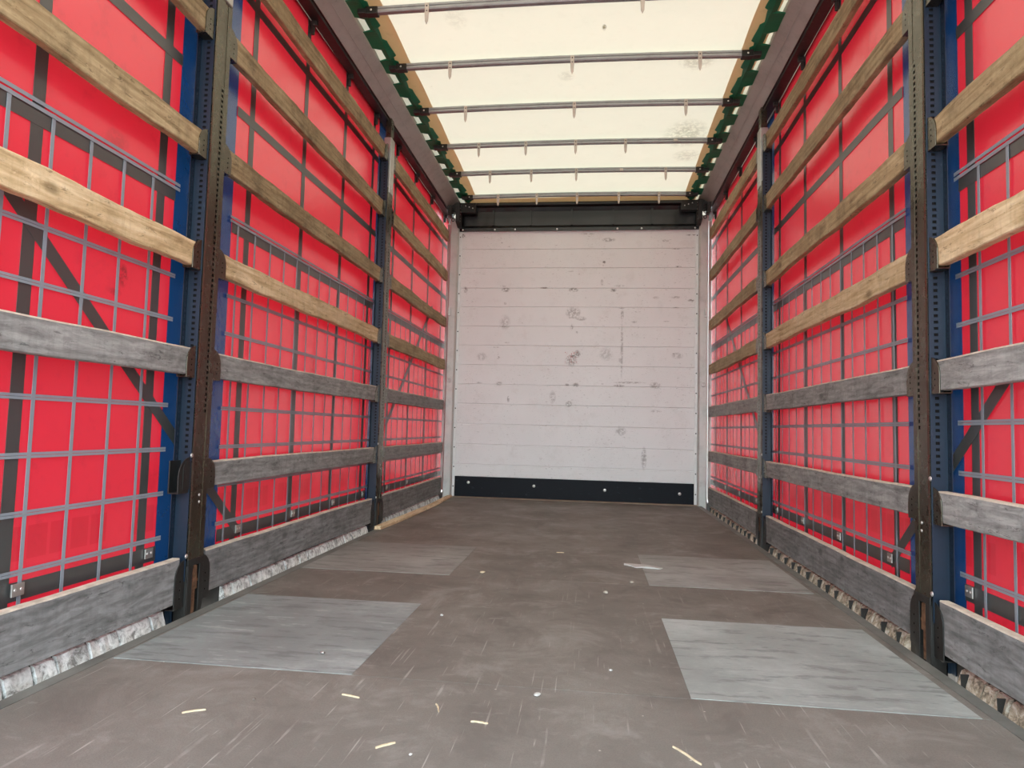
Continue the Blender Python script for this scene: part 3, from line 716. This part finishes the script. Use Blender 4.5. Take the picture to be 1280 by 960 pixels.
for i, y in enumerate(bowY):
    if i == 0: continue
    desc = 'grey steel roof bow, %s one counted from the white end wall' % bn[i] if i < 6 else 'grey steel roof bow closest to the white end wall'
    bo = empty('roof_bow', (.01, y, 2.848), desc, 'roof bow', 'roof bows under the tarpaulin')
    bm = bmesh.new(); n = 24; rows = []
    for k in range(n + 1):
        x = -1.03 + 2.07 * k / n; z = .012 * (1 - ((x) / 1.03) ** 2)
        rows.append([bm.verts.new((x, yy, z + zz)) for yy, zz in ((-.013, -.018), (-.017, -.013), (-.017, -.002), (-.012, .001), (-.017, .004), (-.017, .014), (-.012, .018), (.012, .018), (.017, .012), (.017, -.012), (.012, -.018))])
    for p, q_ in zip(rows, rows[1:]):
        for k in range(11): bm.faces.new((p[k], q_[k], q_[(k + 1) % 11], p[(k + 1) % 11]))
    bm.faces.new(rows[0]); bm.faces.new(rows[-1][::-1])
    link('tube', bm, M_bow, bo)
    for s in (-1, 1):
        bm = bmesh.new(); box(bm, *mm(s * .985, s * 1.05), -.022, .022, -.024, .016); box(bm, *mm(s * 1.05, s * 1.095), -.022, .022, -.020, .006)
        cg = link('carriage', bm, M_black, bo, bevel=.004)
        bm = bmesh.new(); dome(bm, (s * 1.02, -.022, -.004), (0, -1, 0), .006, .5); link('bolt', bm, M_bolt, cg, True)
    for tx in tabs[i]:
        zc = .012 * (1 - (tx / 1.03) ** 2)
        bm = bmesh.new()
        prism_y(bm, [(tx - .011, zc + .012), (tx + .011, zc + .012), (tx + .011, zc - .045), (tx + .0085, zc - .085), (tx, zc - .105), (tx - .0085, zc - .085), (tx - .011, zc - .045)], -.022, -.0175)
        tb = link('hanging_tab', bm, M_tab, bo, bevel=.001); tb['label'] = 'beige pointed plastic tab'
        bm = bmesh.new(); dome(bm, (tx, -.022, zc - .004), (0, -1, 0), .0045, .4, 8); dome(bm, (tx, -.022, zc - .03), (0, -1, 0), .0035, .4, 8); link('rivet', bm, M_black, tb, True)
    for tx in shorts.get(i, []):
        bm = bmesh.new(); box(bm, tx - .014, tx + .014, -.023, -.017, -.006, .014); o = link('tab_stub', bm, M_tab, bo, bevel=.002); o['label'] = 'broken off stub of a tab'

# ------------------------------------------------------------------ loose batten on the floor
bt = bmesh.new(); rows = []
pts = [(4.26, -1.172, .046), (4.45, -1.165, .055), (4.8, -1.152, .056), (5.1, -1.146, .05), (5.45, -1.138, .048), (5.7, -1.135, .052), (6.0, -1.144, .044), (6.38, -1.152, .05)]
for y, x, w in pts:
    zl = .0026
    rows.append([bt.verts.new((px, y - 5.3, pz)) for px, pz in ((x - w / 2, zl), (x - w / 2 + .003, zl + .020), (x + w / 2 - .006, zl + .022), (x + w / 2, zl + .014), (x + w / 2, zl))])
for p, q_ in zip(rows, rows[1:]):
    for k in range(5): bt.faces.new((p[k], q_[k], q_[(k + 1) % 5], p[(k + 1) % 5]))
bt.faces.new(rows[0]); bt.faces.new(rows[-1][::-1])
o = link('wooden_batten', bt, M_batten); o.location = (0, 5.3, 0)
tag(o, 'long thin pale wooden batten lying loose on the floor along the far left side', 'batten')

# ------------------------------------------------------------------ debris
def pebble(x, y, r, lab, m=M_stone, sq=.6, z0=0):
    r *= .72; bm = bmesh.new(); bmesh.ops.create_icosphere(bm, subdivisions=2, radius=r); rn = random.Random(int(x * 1000) + int(y * 1000))
    for v in bm.verts: v.co *= rn.uniform(.82, 1.12); v.co.z *= sq; v.co.x *= 1.25
    zm = min(v.co.z for v in bm.verts)
    for v in bm.verts: v.co.z -= zm
    o = link('pebble', bm, m, smooth=True); o.location = (x, y, z0); o.rotation_euler.z = rn.uniform(0, 3)
    tag(o, lab, 'pebble', 'crumbs lying on the floor'); return o
def splinter(x, y, L, ang, lab, w=.0038, z0=0):
    bm = bmesh.new(); n = 6; rows = []; rn = random.Random(int(x * 1000 + y * 777))
    for k in range(n + 1):
        t = k / n; ww = w * (.35 + .65 * math.sin(math.pi * (t * .8 + .12))); off = .003 * math.sin(3 * t + rn.random())
        rows.append([bm.verts.new((L * (t - .5), off + a * ww / 2, z)) for a, z in ((-1, 0), (-.7, .003), (.6, .0035), (1, 0))])
    for p, q_ in zip(rows, rows[1:]):
        for k in range(4): bm.faces.new((p[k], q_[k], q_[(k + 1) % 4], p[(k + 1) % 4]))
    bm.faces.new(rows[0]); bm.faces.new(rows[-1][::-1])
    o = link('wood_splinter', bm, M_chip); o.location = (x, y, z0); o.rotation_euler.z = ang
    tag(o, lab, 'splinter', 'wood splinters lying on the floor'); return o
M_dkst = simple('dark_grit', (.16, .14, .12), .8, 0, .4, .4, 50)
pebble(-.312, 3.147, .017, 'tan flat crumb on the floor between the two left patches and the middle', M_chip, .35)
pebble(.247, 2.87, .014, 'pale crumpled pebble on the middle of the floor, left of two', M_stone)
pebble(.367, 3.09, .012, 'small pale pebble just in front of the far right patch', M_stone)
pebble(-.338, 2.406, .008, 'tiny white crumb right of the near left patch', M_paper)
pebble(-.588, 1.942, .0085, 'small glassy pebble lying on the near left patch', M_galv, z0=.0022)
pebble(.054, 1.749, .011, 'white curled crumb at the centre of the near floor', M_paper, .5)
pebble(.243, 1.963, .006, 'tiny white crumb left of the near right patch', M_paper)
pebble(-.176, 1.395, .005, 'tiny white crumb on the floor near the bottom edge', M_paper)
pebble(-.62, 1.60, .006, 'tiny dark crumb on the near left floor', M_dkst)
splinter(-.175, 1.63, .045, -1.15, 'short pale wood splinter lying steeply angled, centre left of near floor')
splinter(-.063, 1.568, .040, -.05, 'short pale wood splinter lying crosswise in the centre of the near floor')
splinter(-.238, 1.425, .045, .75, 'pale wood splinter tilted up to the right near the bottom edge, left of centre', .006)
splinter(.386, 1.488, .085, -.95, 'longest thin wood splinter, lying right of centre near the bottom edge', .0045)
splinter(-.72, 1.512, .05, .6, 'thin pale splinter on the near left floor', .004)
splinter(-.40, 1.66, .05, -.2, 'brownish thin splinter between near left patch and centre', .004)
splinter(.02, 3.75, .04, .1, 'tiny splinter far down the middle of the floor', .008)
# torn white scrap
bm = bmesh.new(); pr = [(-.085, .03), (-.06, .045), (-.01, .040), (.03, .022), (.07, .012), (.10, -.02), (.085, -.035), (.04, -.03), (.0, -.02), (-.03, -.028), (-.05, .0)]
top = [bm.verts.new((x, y, .006 + .003 * math.sin(60 * x))) for x, y in pr]; bot = [bm.verts.new((x, y, .0)) for x, y in pr]
bm.faces.new(top); bm.faces.new(bot[::-1])
for i in range(len(pr)): bm.faces.new((top[i], bot[i], bot[(i + 1) % len(pr)], top[(i + 1) % len(pr)]))
o = link('torn_scrap', bm, M_paper); o.location = (.435, 3.45, .0022); tag(o, 'torn white scrap of film at the corner of the far right floor patch', 'scrap')
